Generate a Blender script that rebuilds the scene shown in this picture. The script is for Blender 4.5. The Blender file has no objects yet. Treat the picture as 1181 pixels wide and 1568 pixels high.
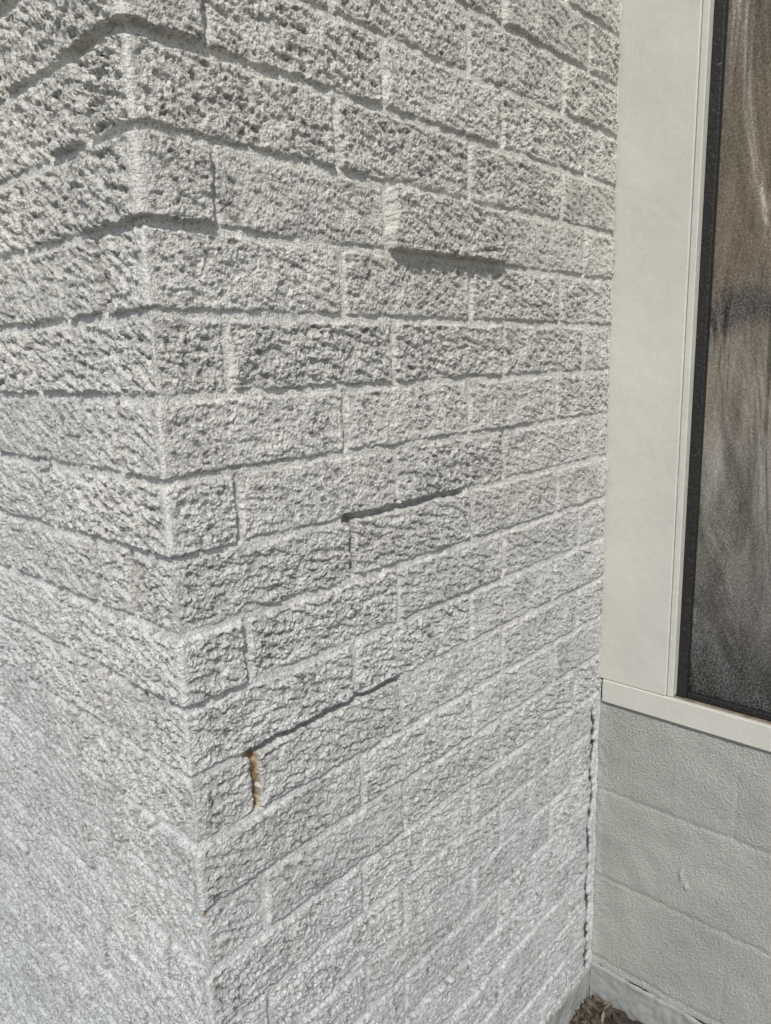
import bpy, math, numpy as np, random
from mathutils import Matrix, Vector
rng=np.random.default_rng(7); random.seed(3)
C=bpy.context; col=C.scene.collection
L=0.25; CH=0.0794; XW=0.945; ZB=-1.37; ZG=-1.468; ZT=1.12
# ---------------------------------------------------------------- noise helpers
NT=1024; DX=0.0015
def band(lu,lz,ang,bw,seed):
    r=np.random.default_rng(seed)
    f=np.fft.fftfreq(NT,DX); FU,FZ=np.meshgrid(f,f,indexing='ij')
    a=math.radians(ang); A=FU*math.cos(a)+FZ*math.sin(a); B=-FU*math.sin(a)+FZ*math.cos(a)
    k=np.sqrt((A*lu)**2+(B*lz)**2)
    n=np.fft.ifft2(np.fft.fft2(r.standard_normal((NT,NT)))*np.exp(-((k-1)/bw)**2)).real
    return ((n-n.mean())/n.std()).astype(np.float32)
def samp(T,u,z):
    x=(u/DX)%NT; y=(z/DX)%NT
    i=np.floor(x).astype(np.int64); j=np.floor(y).astype(np.int64)
    fx=(x-i).astype(np.float32); fy=(y-j).astype(np.float32); i%=NT; j%=NT; i1=(i+1)%NT; j1=(j+1)%NT
    return T[i,j]*(1-fx)*(1-fy)+T[i1,j]*fx*(1-fy)+T[i,j1]*(1-fx)*fy+T[i1,j1]*fx*fy
def ss(a,b,x):
    t=np.clip((x-a)/(b-a),0,1); return t*t*(3-2*t)
TC=band(.018,.011,-12,.6,3)
TF=band(.006,.0045,0,.6,4); TL=band(.10,.10,0,.9,5); TM=band(.03,.03,0,.9,6); TG=band(.011,.006,-15,.6,8)
TI=band(.046,.016,-20,.6,9); TW=band(.036,.022,0,.6,10)
# ---------------------------------------------------------------- mesh from grid
def grid_mesh(name,P,attr=None,dark=None):
    nu,nz=P.shape[:2]
    idx=np.arange(nu*nz).reshape(nu,nz)
    q=np.stack([idx[:-1,:-1],idx[1:,:-1],idx[1:,1:],idx[:-1,1:]],-1).reshape(-1,4)
    me=bpy.data.meshes.new(name); nf=len(q)
    me.vertices.add(nu*nz); me.vertices.foreach_set('co',P.reshape(-1).astype(np.float32))
    me.loops.add(nf*4); me.loops.foreach_set('vertex_index',q.reshape(-1).astype(np.int32))
    me.polygons.add(nf); me.polygons.foreach_set('loop_start',np.arange(0,nf*4,4,dtype=np.int32))
    me.update(calc_edges=True)
    me.polygons.foreach_set('use_smooth',np.ones(nf,dtype=bool))
    if attr is not None:
        a=me.color_attributes.new('mask','FLOAT_COLOR','POINT')
        a.data.foreach_set('color',attr.reshape(-1).astype(np.float32))
    if dark is not None:
        a=me.attributes.new('crevice','FLOAT','POINT'); a.data.foreach_set('value',dark.reshape(-1).astype(np.float32))
    ob=bpy.data.objects.new(name,me); col.objects.link(ob); return ob
# ---------------------------------------------------------------- materials
def newmat(name):
    m=bpy.data.materials.new(name); m.use_nodes=True
    return m,m.node_tree,m.node_tree.nodes['Principled BSDF']
def nd(nt,t,**kw):
    n=nt.nodes.new(t)
    for k,v in kw.items(): setattr(n,k,v)
    return n
def ramp(nt,stops):
    r=nt.nodes.new('ShaderNodeValToRGB'); e=r.color_ramp.elements
    while len(e)<len(stops): e.new(.5)
    for x,(p,c) in zip(e,stops): x.position=p; x.color=(*c,1) if len(c)==3 else c
    return r
def noise(nt,scale,detail=4,rough=.6,vec=None):
    n=nt.nodes.new('ShaderNodeTexNoise'); n.inputs['Scale'].default_value=scale
    n.inputs['Detail'].default_value=detail; n.inputs['Roughness'].default_value=rough
    if vec is not None: nt.links.new(vec,n.inputs['Vector'])
    return n
def mixc(nt,fac,a,b,mode='MIX'):
    m=nt.nodes.new('ShaderNodeMix'); m.data_type='RGBA'; m.blend_type=mode
    for s,v in ((0,fac),(6,a),(7,b)):
        if isinstance(v,(int,float)): m.inputs[s].default_value=v
        elif isinstance(v,tuple): m.inputs[s].default_value=(*v,1)
        else: nt.links.new(v,m.inputs[s])
    return m.outputs[2]
def bumps(nt,bs,lst,vec):
    prev=None
    for scale,dist,det in lst:
        n=noise(nt,scale,det,.6,vec); b=nt.nodes.new('ShaderNodeBump')
        b.inputs['Distance'].default_value=dist; b.inputs['Strength'].default_value=1
        nt.links.new(n.outputs['Fac'],b.inputs['Height'])
        if prev: nt.links.new(prev,b.inputs['Normal'])
        prev=b.outputs['Normal']
    nt.links.new(prev,bs.inputs['Normal'])

def brick_mat():
    m,nt,bs=newmat('painted_rug_brick')
    g=nd(nt,'ShaderNodeNewGeometry'); pos=g.outputs['Position']
    at=nd(nt,'ShaderNodeAttribute'); at.attribute_name='mask'
    a2=nd(nt,'ShaderNodeAttribute'); a2.attribute_name='crevice'
    sp=nd(nt,'ShaderNodeSeparateColor'); nt.links.new(at.outputs['Color'],sp.inputs[0])
    # paint colour carries the light's tint: cool sky low, warm and slightly yellowed high
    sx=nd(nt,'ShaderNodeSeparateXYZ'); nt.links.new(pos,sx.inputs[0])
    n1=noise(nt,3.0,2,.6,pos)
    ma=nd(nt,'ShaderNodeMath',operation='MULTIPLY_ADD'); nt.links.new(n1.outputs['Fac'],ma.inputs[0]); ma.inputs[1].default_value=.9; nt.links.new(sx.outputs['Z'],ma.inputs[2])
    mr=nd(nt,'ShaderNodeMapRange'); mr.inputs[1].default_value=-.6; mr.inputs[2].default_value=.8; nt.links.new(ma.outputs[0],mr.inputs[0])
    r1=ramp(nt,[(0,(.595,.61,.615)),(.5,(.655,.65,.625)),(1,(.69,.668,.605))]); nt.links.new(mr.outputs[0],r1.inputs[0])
    n2=noise(nt,300,2,.7,pos); r2=ramp(nt,[(.34,(.50,.485,.45)),(.46,(1,1,1)),(.75,(1.10,1.10,1.10))]); nt.links.new(n2.outputs['Fac'],r2.inputs[0])
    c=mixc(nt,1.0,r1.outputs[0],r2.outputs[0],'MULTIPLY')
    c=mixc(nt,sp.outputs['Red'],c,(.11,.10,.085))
    br=nd(nt,'ShaderNodeMapRange'); br.inputs[3].default_value=.92; br.inputs[4].default_value=1.06; nt.links.new(sp.outputs['Blue'],br.inputs[0])
    c=mixc(nt,1.0,c,br.outputs[0],'MULTIPLY')
    n3=noise(nt,160,4,.7,pos); r3=ramp(nt,[(.35,(.16,.09,.04)),(.52,(.38,.25,.12)),(.75,(.58,.48,.33))]); nt.links.new(n3.outputs['Fac'],r3.inputs[0])
    c=mixc(nt,sp.outputs['Green'],c,r3.outputs[0])
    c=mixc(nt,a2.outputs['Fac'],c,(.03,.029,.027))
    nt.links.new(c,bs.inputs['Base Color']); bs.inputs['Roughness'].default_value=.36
    bs.inputs['Specular IOR Level'].default_value=.5
    bumps(nt,bs,[(420,.0026,3)],pos)
    return m
def paint_mat(name,ca,cb,rough,blist,spec=.4,speck=.86):
    m,nt,bs=newmat(name); g=nd(nt,'ShaderNodeNewGeometry'); pos=g.outputs['Position']
    n1=noise(nt,6,5,.6,pos); r1=ramp(nt,[(.35,ca),(.68,cb)]); nt.links.new(n1.outputs['Fac'],r1.inputs[0])
    n2=noise(nt,220,3,.6,pos); r2=ramp(nt,[(.3,(speck,speck,speck-.02)),(.55,(1,1,1))]); nt.links.new(n2.outputs['Fac'],r2.inputs[0])
    nt.links.new(mixc(nt,1.0,r1.outputs[0],r2.outputs[0],'MULTIPLY'),bs.inputs['Base Color'])
    bs.inputs['Roughness'].default_value=rough; bs.inputs['Specular IOR Level'].default_value=spec
    bumps(nt,bs,blist,pos); return m
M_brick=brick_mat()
M_block=paint_mat('painted_concrete_block',(.39,.39,.365),(.455,.453,.425),.6,[(300,.0038,3)],speck=.78)
M_foot=paint_mat('painted_concrete',(.27,.28,.275),(.36,.365,.355),.65,[(200,.0010,4)])
M_trim=paint_mat('cream_trim_paint',(.54,.532,.485),(.60,.592,.54),.30,[(60,.0006,3),(14,.0020,2)],.5,.93)
M_blocker=paint_mat('sky_blocker_wood',(.45,.38,.28),(.55,.47,.36),.6,[(60,.0005,2)])  # warm board for the added overhang that blocks sky

# ---------------------------------------------------------------- BRICK WALL
u=np.concatenate([np.arange(-1.6,-.86,.010),np.arange(-.86,-.36,.0019),np.arange(-.36,-.006,.0014),np.linspace(-.006,.006,13),np.arange(.0075,.5,.0014),np.arange(.5,XW-.04,.0018),np.arange(XW-.04,XW,.0010),[XW]])
z=np.concatenate([np.arange(ZB,-.9,.0018),np.arange(-.9,.62,.0014),np.arange(.62,ZT,.008),[ZT]])
U,Z=np.meshgrid(u,z,indexing='ij'); U=U.astype(np.float64); Z=Z.astype(np.float64)
Zw=Z+.0007*samp(TL,U,Z)+.0003*samp(TM,U+.3,Z)
Uw=U+.0006*samp(TM,U+.7,Z+.2)*ss(0,.03,np.abs(U))
ci=np.floor(Zw/CH).astype(int); fz=Zw/CH-ci
H=(ci%2!=0); right=U>=0; T=np.abs(Uw)/L
jit=rng.uniform(-.018,.018,64)[(ci+40)%64]
T=T+jit*ss(.05,.12,np.abs(U))
bi=np.zeros(U.shape,int); dj=np.ones(U.shape)*9.
def seg(mask,bounds):
    b=np.array(bounds); t=T[mask]; k=np.searchsorted(b,t,side='right'); 
    bi[mask]=k
    dj[mask]=np.min(np.abs(t[:,None]-b[None,:]),axis=1)*L
seg(right&H,[.33+n for n in range(5)])
seg(right&~H,[1.+n for n in range(5)])
seg(~right&H,[1.03+n for n in range(8)])
seg(~right&~H,[.34,.66]+[1.66+n for n in range(8)])
bid=bi*np.where(right,1,-1)
key=((ci+40)*37+(bid+12)*101)%997
R=rng.random((8,997)); rr=[R[i][key] for i in range(8)]
db=np.minimum(fz,1-fz)*CH
hw=.0050+.0006*samp(TM,U,Z)+.0005*samp(TG,U,Z)
k_=.0025; hmx=np.clip(.5+.5*(dj-db)/k_,0,1); d=dj*(1-hmx)+db*hmx-k_*hmx*(1-hmx)
m=ss(-.0006,.0008,d-hw)
side=np.where(right,0.,.37)
ou=rr[0]*1.5+side; oz=rr[1]*1.5+side
wu=U+ou; wz=Z+oz
lam=.0115+.006*rr[5]
slope=np.where(right,(rr[2]-.5)*.9-.12,(rr[2]-.5)*.7+.55)
w1=samp(TW,wu,wz); w2=samp(TG,wu+.4,wz+.1)
ph=(wz+slope*wu)/lam+.80*w1+.26*w2+.40*samp(TM,wu+.2,wz)
fr=ph-np.floor(ph)
saw=ss(0,.10,fr)*(1-.70*fr)
isl=ss(-.50,-.05,samp(TI,wu+.7,wz+.3)+.30*w2)
pits=ss(.60,1.0,samp(TC,wu+.3,wz))
plate=saw*(.32+.68*isl)+.33*isl
amp=.0031*(.55+.65*rr[4]); amp=np.where(rr[6]>.97,amp*.6,amp)
amp=amp*np.where(right,1.0,1.30+.45*ss(-.1,.15,Z))
tex=((plate-.62)-.50*pits)*amp+.00038*samp(TF,U,Z)
tex=tex*(.20+.80*ss(.002,.014,np.abs(U)))
off=.0007+(rr[1]-.5)*.0022+.0008*samp(TL,U+.9,Z)
edge=ss(0,.004,d-hw); off=off-.0004*(1-edge)*(.5+rr[2]); tex=tex*(.45+.55*edge)
tilt=(fz-.5)*(rr[0]-.5)*.0020
fade=1-ss(.085,.125,np.abs(U))
for i_,v_ in {3:.0080,2:.0018,1:.0062,0:.0004,-1:-.0020,-2:.0008,-3:.0018,-4:-.0020,-5:.0032,-6:-.0003,-7:-.0020,-8:.0025,-9:-.0025,-10:.0015,-11:-.0015,-12:.0015}.items():
    mk=(ci==i_)&(bi==0); off=np.where(mk,v_*fade+off*(1-fade),off); tilt=np.where(mk,0,tilt)
for i_,b_,v_ in [(1,2,.0145),(-4,2,.001),(-7,1,.001),(-14,2,.001),(4,-1,.003),(0,-1,.002),(-2,-1,-.001),(2,-1,.004),(-3,1,.000)]:
    mk=(ci==i_)&(bid==b_); off=np.where(mk,v_,off); tilt=np.where(mk,0,tilt)
hb=off+tilt+tex
hm=-.0028+.0004*samp(TM,U+.1,Z+.6)+.00016*samp(TF,U+.2,Z)+.00014*samp(TG,U,Z)
hjd=ss(0,.004,db-dj)
headrng=rng.random(997)[((ci+40)*53+np.round(T*3).astype(int)*17)%997]
hm=hm-np.where(right,.0006+.002*(headrng>.75),.0035+.004*headrng)*hjd-np.where(right,0,.0016)
bare=np.zeros(U.shape); dark=np.zeros(U.shape)
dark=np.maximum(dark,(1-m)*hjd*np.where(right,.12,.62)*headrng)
# dark hairline along the joint edges, patchy
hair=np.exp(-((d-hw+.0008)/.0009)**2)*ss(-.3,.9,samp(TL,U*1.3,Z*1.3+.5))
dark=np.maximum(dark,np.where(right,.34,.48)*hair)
def rake(x0,x1,z0,z1,depth,w=.0015,dk=.5):
    global hm,dark
    k=ss(x0-w,x0+w,U)*(1-ss(x1-w,x1+w,U))*ss(z0-w,z0+w,Z)*(1-ss(z1-w,z1+w,Z))
    hm=hm*(1-k)+(depth+.0012*samp(TM,U,Z))*k
    dark=np.maximum(dark,k*dk*(1-m))
    return k
zj=-3*CH; rake(L-.010,2*L-.015,zj-.012,zj+.009,-.015,dk=.22); rake(L-.012,L+.011,zj-CH+.006,zj+.004,-.013,dk=.55)
zj=-6*CH; rake(.33*L-.006,1.33*L+.004,zj-.012,zj+.009,-.016,dk=.22); k=rake(.33*L-.013,.33*L+.013,zj-CH+.004,zj+.002,-.012,dk=.0)
bare=np.maximum(bare,k*ss(.2,.7,samp(TM,U*2,Z*2)*.4+.95)*(1-m))
zj=-13*CH; rake(1.2*L,2*L,zj-.011,zj+.009,-.012,dk=.25)
k=np.exp(-((U-.002)/.007)**2-((Z+8.05*CH)/.0035)**2); bare=np.maximum(bare,ss(.25,.7,k))
Hh=hm*(1-m)+np.maximum(hb,-.02)*m
zz=z; wob=.0026*samp(TM,np.zeros_like(zz),zz*1.0)+.0032*samp(TL,np.zeros_like(zz)+.3,zz)
low=1-ss(-.76,-.72,zz)
xc=(XW-.006*(1-low)-.027*low+wob*(.35+.65*low))[None,:]
cw=(.0014+.0072*low*np.clip(.85+.20*samp(TL,np.zeros_like(zz)+.8,zz*1.3),.6,1.4))[None,:]
dist=U-xc
crack=np.exp(-(dist/cw)**2)
ck=ss(-.006,.002,dist)
Hh=Hh*(1-ck)+(-.003+.0005*samp(TM,U,Z)+.0003*samp(TG,U,Z)+.003*ss(XW-.008,XW,U))*ck
Hh=Hh-crack*(.003+.013*low[None,:])
lb=np.exp(-((dist+.012)/.012)**2)*low[None,:]; Hh=Hh*(1-.8*lb)-.003*lb*crack
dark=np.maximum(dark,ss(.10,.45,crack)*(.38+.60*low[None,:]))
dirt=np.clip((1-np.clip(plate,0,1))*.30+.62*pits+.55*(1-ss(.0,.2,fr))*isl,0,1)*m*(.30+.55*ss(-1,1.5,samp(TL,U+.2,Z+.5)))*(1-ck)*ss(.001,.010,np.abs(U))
aa=.003
an=np.clip(U/aa,-1,1)*.5+.5
th=math.pi+an*math.pi/2
N=np.stack([np.cos(th),np.sin(th),np.zeros_like(th)],-1)
B=np.zeros(U.shape+(3,))
inside=np.abs(U)<aa
B[...,0]=np.where(U>=aa,U,np.where(inside,aa+aa*np.cos(th),0))
B[...,1]=np.where(U<=-aa,-U,np.where(inside,aa+aa*np.sin(th),0))
B[...,2]=Z
P=B+N*Hh[...,None]
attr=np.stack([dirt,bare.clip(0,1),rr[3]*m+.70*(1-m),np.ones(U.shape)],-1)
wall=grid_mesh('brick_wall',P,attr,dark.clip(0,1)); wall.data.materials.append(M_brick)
del P,B,N,attr
# ---------------------------------------------------------------- box helper
def box(name,x0,x1,y0,y1,z0,z1,mat,bev=.002,parent=None,seg=2):
    me=bpy.data.meshes.new(name)
    v=[(x,y,zz_) for x in (x0,x1) for y in (y0,y1) for zz_ in (z0,z1)]
    f=[(0,1,3,2),(4,6,7,5),(0,4,5,1),(2,3,7,6),(0,2,6,4),(1,5,7,3)]
    me.from_pydata(v,[],f); me.update()
    o=bpy.data.objects.new(name,me); col.objects.link(o); me.materials.append(mat)
    if bev: 
        b=o.modifiers.new('b','BEVEL'); b.width=bev; b.segments=seg
        for p in me.polygons: p.use_smooth=True
        o.modifiers.new('w','WEIGHTED_NORMAL')
    if parent: o.parent=parent
    return o
# ---------------------------------------------------------------- BLOCK WALL under the window
yy=np.concatenate([np.arange(0,-.75,-.0018),np.arange(-.75,-2.6,-.02),[-2.6]])
zb=np.arange(ZB+.012,-.733,.0018)
Y,ZZ=np.meshgrid(yy,zb,indexing='ij')
h=.0006*samp(TL,Y,ZZ)+.00010*samp(TM,Y,ZZ)+.00014*samp(TG,Y,ZZ)+.00030*samp(TF,Y,ZZ)
def groove(dd,w,dp): return -dp*np.exp(-(dd/w)**2)
for i,zl in enumerate((-.937,-1.14,-1.343)):
    h+=groove(ZZ-zl+.0010*samp(TM,Y,ZZ*0),.0055,.0018)
    z1=zl+.2; off_=.27+ .2*(i%2)
    for kk in range(6):
        yl=-(off_+.4*kk); h+=groove(Y-yl,.0045,.0009)*(ZZ>zl)*(ZZ<z1)
h+=.0045*np.exp(-((Y+.18)/.004)**2-((ZZ+1.055)/.012)**2)+.004*np.exp(-((Y+.190)/.004)**2-((ZZ+1.075)/.006)**2)
h+=.003*np.exp(-((Y+.0)/.010)**2)+.0004*samp(TM,Y,ZZ)*np.exp(-((Y+.010)/.008)**2)
Pb=np.stack([XW-h,Y,ZZ],-1)
bw=grid_mesh('block_wall',Pb); bw.data.materials.append(M_block)
foot=bpy.data.objects.new('concrete_footing',None); col.objects.link(foot)
def rough_band(name,fn,a0,a1,z0,z1,mat,parent):
    s=np.arange(a0,a1,.004); t=np.arange(z0,z1+.001,.004)
    S,Tt=np.meshgrid(s,t,indexing='ij'); hh=.0012*samp(TL,S,Tt)+.0006*samp(TM,S,Tt)
    rt=ss(z1-.006,z1,Tt)*.006
    o=grid_mesh(name,fn(S,Tt,hh-rt)); o.data.materials.append(mat); o.parent=parent; return o
rough_band('footing_under_block_wall',lambda S,t,h_:np.stack([XW-.006-h_,-S,t],-1),0,2.6,ZG-.05,ZB+.014,M_foot,foot)
rough_band('footing_under_brick_wall',lambda S,t,h_:np.stack([S,.001-h_,t],-1),-.0,XW,ZG-.05,ZB+.004,M_foot,foot)
rough_band('footing_under_side_wall',lambda S,t,h_:np.stack([.001-h_,S,t],-1),0,1.6,ZG-.05,ZB+.004,M_foot,foot)
# ---------------------------------------------------------------- WINDOW
win=bpy.data.objects.new('window',None); col.objects.link(win)
XF=.940
box('left_jamb_casing',XF,XW+.05,-.133,.02,-.6895,ZT-.1,M_trim,.0025,win,3)
box('left_jamb_stop',XF+.003,XW+.05,-.145,-.1335,-.6895,ZT-.1,M_trim,.002,win,3)
box('sill_nose',XF-.003,XF+.008,-1.35,-.0055,-.737,-.690,M_trim,.002,win,3)
m_s,nt,bs=newmat('weathered_sill'); g=nd(nt,'ShaderNodeNewGeometry')
n1=noise(nt,40,5,.7,g.outputs['Position']); r=ramp(nt,[(.3,(.14,.11,.08)),(.6,(.27,.23,.18)),(.8,(.42,.38,.32))]); nt.links.new(n1.outputs['Fac'],r.inputs[0]); nt.links.new(r.outputs[0],bs.inputs['Base Color']); bs.inputs['Roughness'].default_value=.8
bumps(nt,bs,[(120,.001,4)],g.outputs['Position'])
box('sill_top',XF+.0085,XW+.06,-1.35,-.0055,-.737,-.693,m_s,.001,win)
box('right_jamb_casing',XF,XW+.05,-1.35,-1.21,-.6895,ZT-.1,M_trim,.0025,win,3)
box('head_casing',XF-.002,XW+.05,-1.36,.02,ZT-.099,ZT,M_trim,.0025,win,3)
m_g,nt,bs=newmat('black_gasket'); g=nd(nt,'ShaderNodeNewGeometry')
n1=noise(nt,160,4,.7,g.outputs['Position']); r=ramp(nt,[(.45,(.008,.008,.008)),(.66,(.02,.02,.018)),(.76,(.25,.23,.20))]); nt.links.new(n1.outputs['Fac'],r.inputs[0]); nt.links.new(r.outputs[0],bs.inputs['Base Color']); bs.inputs['Roughness'].default_value=.6
bumps(nt,bs,[(180,.002,3)],g.outputs['Position'])
box('gasket_side',XF+.020,XW+.05,-.1635,-.1455,-.6925,ZT-.1,m_g,.002,win)
box('gasket_bottom',XF+.022,XW+.05,-1.2095,-.1640,-.6925,-.680,m_g,.002,win)
m_p,nt,bs=newmat('dusty_window_pane'); g=nd(nt,'ShaderNodeNewGeometry'); pos=g.outputs['Position']
sx=nd(nt,'ShaderNodeSeparateXYZ'); nt.links.new(pos,sx.inputs[0])
def stretched(rot,sc):
    mp=nd(nt,'ShaderNodeMapping'); mp.inputs['Scale'].default_value=sc; mp.inputs['Rotation'].default_value=(rot,0,0); nt.links.new(pos,mp.inputs[0]); return mp.outputs[0]
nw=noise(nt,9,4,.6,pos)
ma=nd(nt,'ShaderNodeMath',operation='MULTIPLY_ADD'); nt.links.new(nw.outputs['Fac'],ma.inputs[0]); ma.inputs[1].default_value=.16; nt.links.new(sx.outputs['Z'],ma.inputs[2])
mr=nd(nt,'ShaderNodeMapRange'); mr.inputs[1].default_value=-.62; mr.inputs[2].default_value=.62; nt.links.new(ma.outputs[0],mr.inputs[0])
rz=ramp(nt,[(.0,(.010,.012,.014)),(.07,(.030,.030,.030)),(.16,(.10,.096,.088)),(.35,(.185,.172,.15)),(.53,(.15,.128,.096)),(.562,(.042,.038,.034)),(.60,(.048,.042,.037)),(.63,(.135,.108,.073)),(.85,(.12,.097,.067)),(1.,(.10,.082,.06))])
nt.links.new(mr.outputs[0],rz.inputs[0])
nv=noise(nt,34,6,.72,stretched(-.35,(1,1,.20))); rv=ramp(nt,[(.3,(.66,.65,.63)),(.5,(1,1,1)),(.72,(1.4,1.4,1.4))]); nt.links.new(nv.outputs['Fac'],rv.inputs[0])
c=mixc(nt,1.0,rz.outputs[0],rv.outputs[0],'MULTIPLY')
nb=noise(nt,7,4,.6,stretched(.5,(1,1,.35))); rb=ramp(nt,[(.36,(.45,.44,.43)),(.46,(1,1,1))]); nt.links.new(nb.outputs['Fac'],rb.inputs[0])
c=mixc(nt,1.0,c,rb.outputs[0],'MULTIPLY')
nf=noise(nt,300,4,.85,pos); rf=ramp(nt,[(.46,(0,0,0)),(.70,(.18,.17,.155))]); nt.links.new(nf.outputs['Fac'],rf.inputs[0])
c=mixc(nt,1.0,c,rf.outputs[0],'ADD')
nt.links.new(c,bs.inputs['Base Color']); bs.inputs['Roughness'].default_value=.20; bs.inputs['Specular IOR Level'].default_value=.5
nwv=noise(nt,9,3,.5,stretched(.6,(1,1,.3))); nwv.inputs['Distortion'].default_value=1.2
b1=nd(nt,'ShaderNodeBump'); b1.inputs['Distance'].default_value=.035; nt.links.new(nwv.outputs['Fac'],b1.inputs['Height'])
b2=nd(nt,'ShaderNodeBump'); b2.inputs['Distance'].default_value=.0006; nt.links.new(nf.outputs['Fac'],b2.inputs['Height']); nt.links.new(b1.outputs[0],b2.inputs['Normal']); nt.links.new(b2.outputs[0],bs.inputs['Normal'])
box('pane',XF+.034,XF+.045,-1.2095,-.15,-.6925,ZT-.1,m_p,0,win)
box('block_wall_beside_window',XW,XW+.15,-2.6,-1.3605,-.732,ZT,M_block,0,bw)
box('block_wall_core',XW+.06,XW+.15,-2.6,0,ZB,-.74,M_block,0,bw)
ev=bpy.data.objects.new('added_sky_blocker',None); col.objects.link(ev)  # added overhang out of view, cuts sky light on the upper wall
box('sky_blocker_board',-.02,1.5,-.28,.3,ZT+.002,ZT+.02,M_blocker,.002,ev)
box('sky_blocker_edge',-.02,1.5,-.305,-.2805,ZT-.03,ZT+.16,M_trim,.003,ev)
# ---------------------------------------------------------------- GROUND
gx=np.concatenate([[-60,-20,-6,-3],np.arange(-1.6,.98,.012),[3,8,30,60]]); gy=np.concatenate([[-60,-20,-6,-3],np.arange(-1.6,.06,.012),[.6,1.2,1.6,4,20,60]])
GX,GY=np.meshgrid(gx,gy,indexing='ij')
gz=ZG+.004*samp(TM,GX,GY)+.006*samp(TL,GX,GY)
gr=grid_mesh('ground',np.stack([GX,GY,gz],-1))
m_gr,nt,bs=newmat('ground_soil'); g=nd(nt,'ShaderNodeNewGeometry'); 
n1=noise(nt,60,6,.7,g.outputs['Position']); r=ramp(nt,[(.3,(.07,.06,.05)),(.55,(.18,.17,.15)),(.75,(.32,.31,.29))]); nt.links.new(n1.outputs['Fac'],r.inputs[0]); nt.links.new(r.outputs[0],bs.inputs['Base Color']); bs.inputs['Roughness'].default_value=.9
bumps(nt,bs,[(150,.004,4)],g.outputs['Position']); gr.data.materials.append(m_gr)
vs=[];fs=[]
for i in range(2900):
    if i<1800: x=XW-.012-abs(random.gauss(0,.10)); y=-.008-abs(random.gauss(0,.10))
    else: x=random.uniform(-1,.92); y=random.uniform(-1.3,-.01)
    zz0=ZG+.008+random.random()*.030
    ln=random.uniform(.008,.034); w_=ln*random.uniform(.12,.5); a_=random.uniform(0,6.28); t_=random.uniform(-.6,.6); q=random.uniform(-.5,.5)
    d1=Vector((math.cos(a_)*math.cos(t_),math.sin(a_)*math.cos(t_),math.sin(t_))); d2=Vector((-math.sin(a_),math.cos(a_),q)).normalized()
    c0=Vector((x,y,zz0)); b0=len(vs)
    for s1,s2,up in ((-1,0,0),(-.3,-1,.1),(.5,-.8,.12),(1,0,0),(.5,.8,.12),(-.3,1,.1)):
        vs.append(c0+d1*ln*.5*s1+d2*w_*.5*s2+Vector((0,0,up*w_)))
    fs.append(tuple(range(b0,b0+6)))
me=bpy.data.meshes.new('leaf_litter'); me.from_pydata(vs,[],fs); lo=bpy.data.objects.new('leaf_litter',me); col.objects.link(lo)
m_l,nt,bs=newmat('dead_leaf'); g=nd(nt,'ShaderNodeNewGeometry')
r=ramp(nt,[(0,(.025,.019,.015)),(.6,(.06,.043,.03)),(.9,(.12,.095,.07)),(1,(.24,.22,.18))]); nt.links.new(g.outputs['Random Per Island'],r.inputs[0]); nt.links.new(r.outputs[0],bs.inputs['Base Color']); bs.inputs['Roughness'].default_value=.8; me.materials.append(m_l)
# ---------------------------------------------------------------- LIGHT
w=bpy.data.worlds.new('World'); C.scene.world=w; w.use_nodes=True; nt=w.node_tree
bg=nt.nodes['Background']; sky=nt.nodes.new('ShaderNodeTexSky'); sky.sky_type='NISHITA'; sky.sun_disc=False
to=Vector((-.53,-.47,.705)).normalized()
el=math.asin(to.z); sky.sun_elevation=el; sky.sun_rotation=math.atan2(to.x,to.y)
nt.links.new(sky.outputs[0],bg.inputs[0]); bg.inputs[1].default_value=.115
sl=bpy.data.lights.new('sun','SUN'); sl.energy=3.4; sl.angle=math.radians(3); sl.color=(1,.955,.885)
so=bpy.data.objects.new('sun',sl); col.objects.link(so); so.rotation_euler=(-to).to_track_quat('-Z','Y').to_euler()
# ---------------------------------------------------------------- CAMERA
yaw,pit,rol,f=.74338,.20192,.028139,1136.3
fw=Vector((math.cos(yaw)*math.cos(pit),math.sin(yaw)*math.cos(pit),-math.sin(pit)))
r0=Vector((math.sin(yaw),-math.cos(yaw),0)); d0=fw.cross(r0)
rr_=math.cos(rol)*r0+math.sin(rol)*d0; dd_=-math.sin(rol)*r0+math.cos(rol)*d0
cd=bpy.data.cameras.new('camera'); cam=bpy.data.objects.new('camera',cd); col.objects.link(cam)
M=Matrix((( rr_.x,-dd_.x,-fw.x,-.37651),(rr_.y,-dd_.y,-fw.y,-.63373),(rr_.z,-dd_.z,-fw.z,-.048817),(0,0,0,1)))
cam.matrix_world=M
cd.sensor_fit='HORIZONTAL'; cd.sensor_width=36; cd.lens=36*f/1181; cd.clip_start=.02; cd.clip_end=500
C.scene.camera=cam
C.scene.view_settings.view_transform='Standard'; C.scene.view_settings.look='None'; C.scene.view_settings.exposure=0
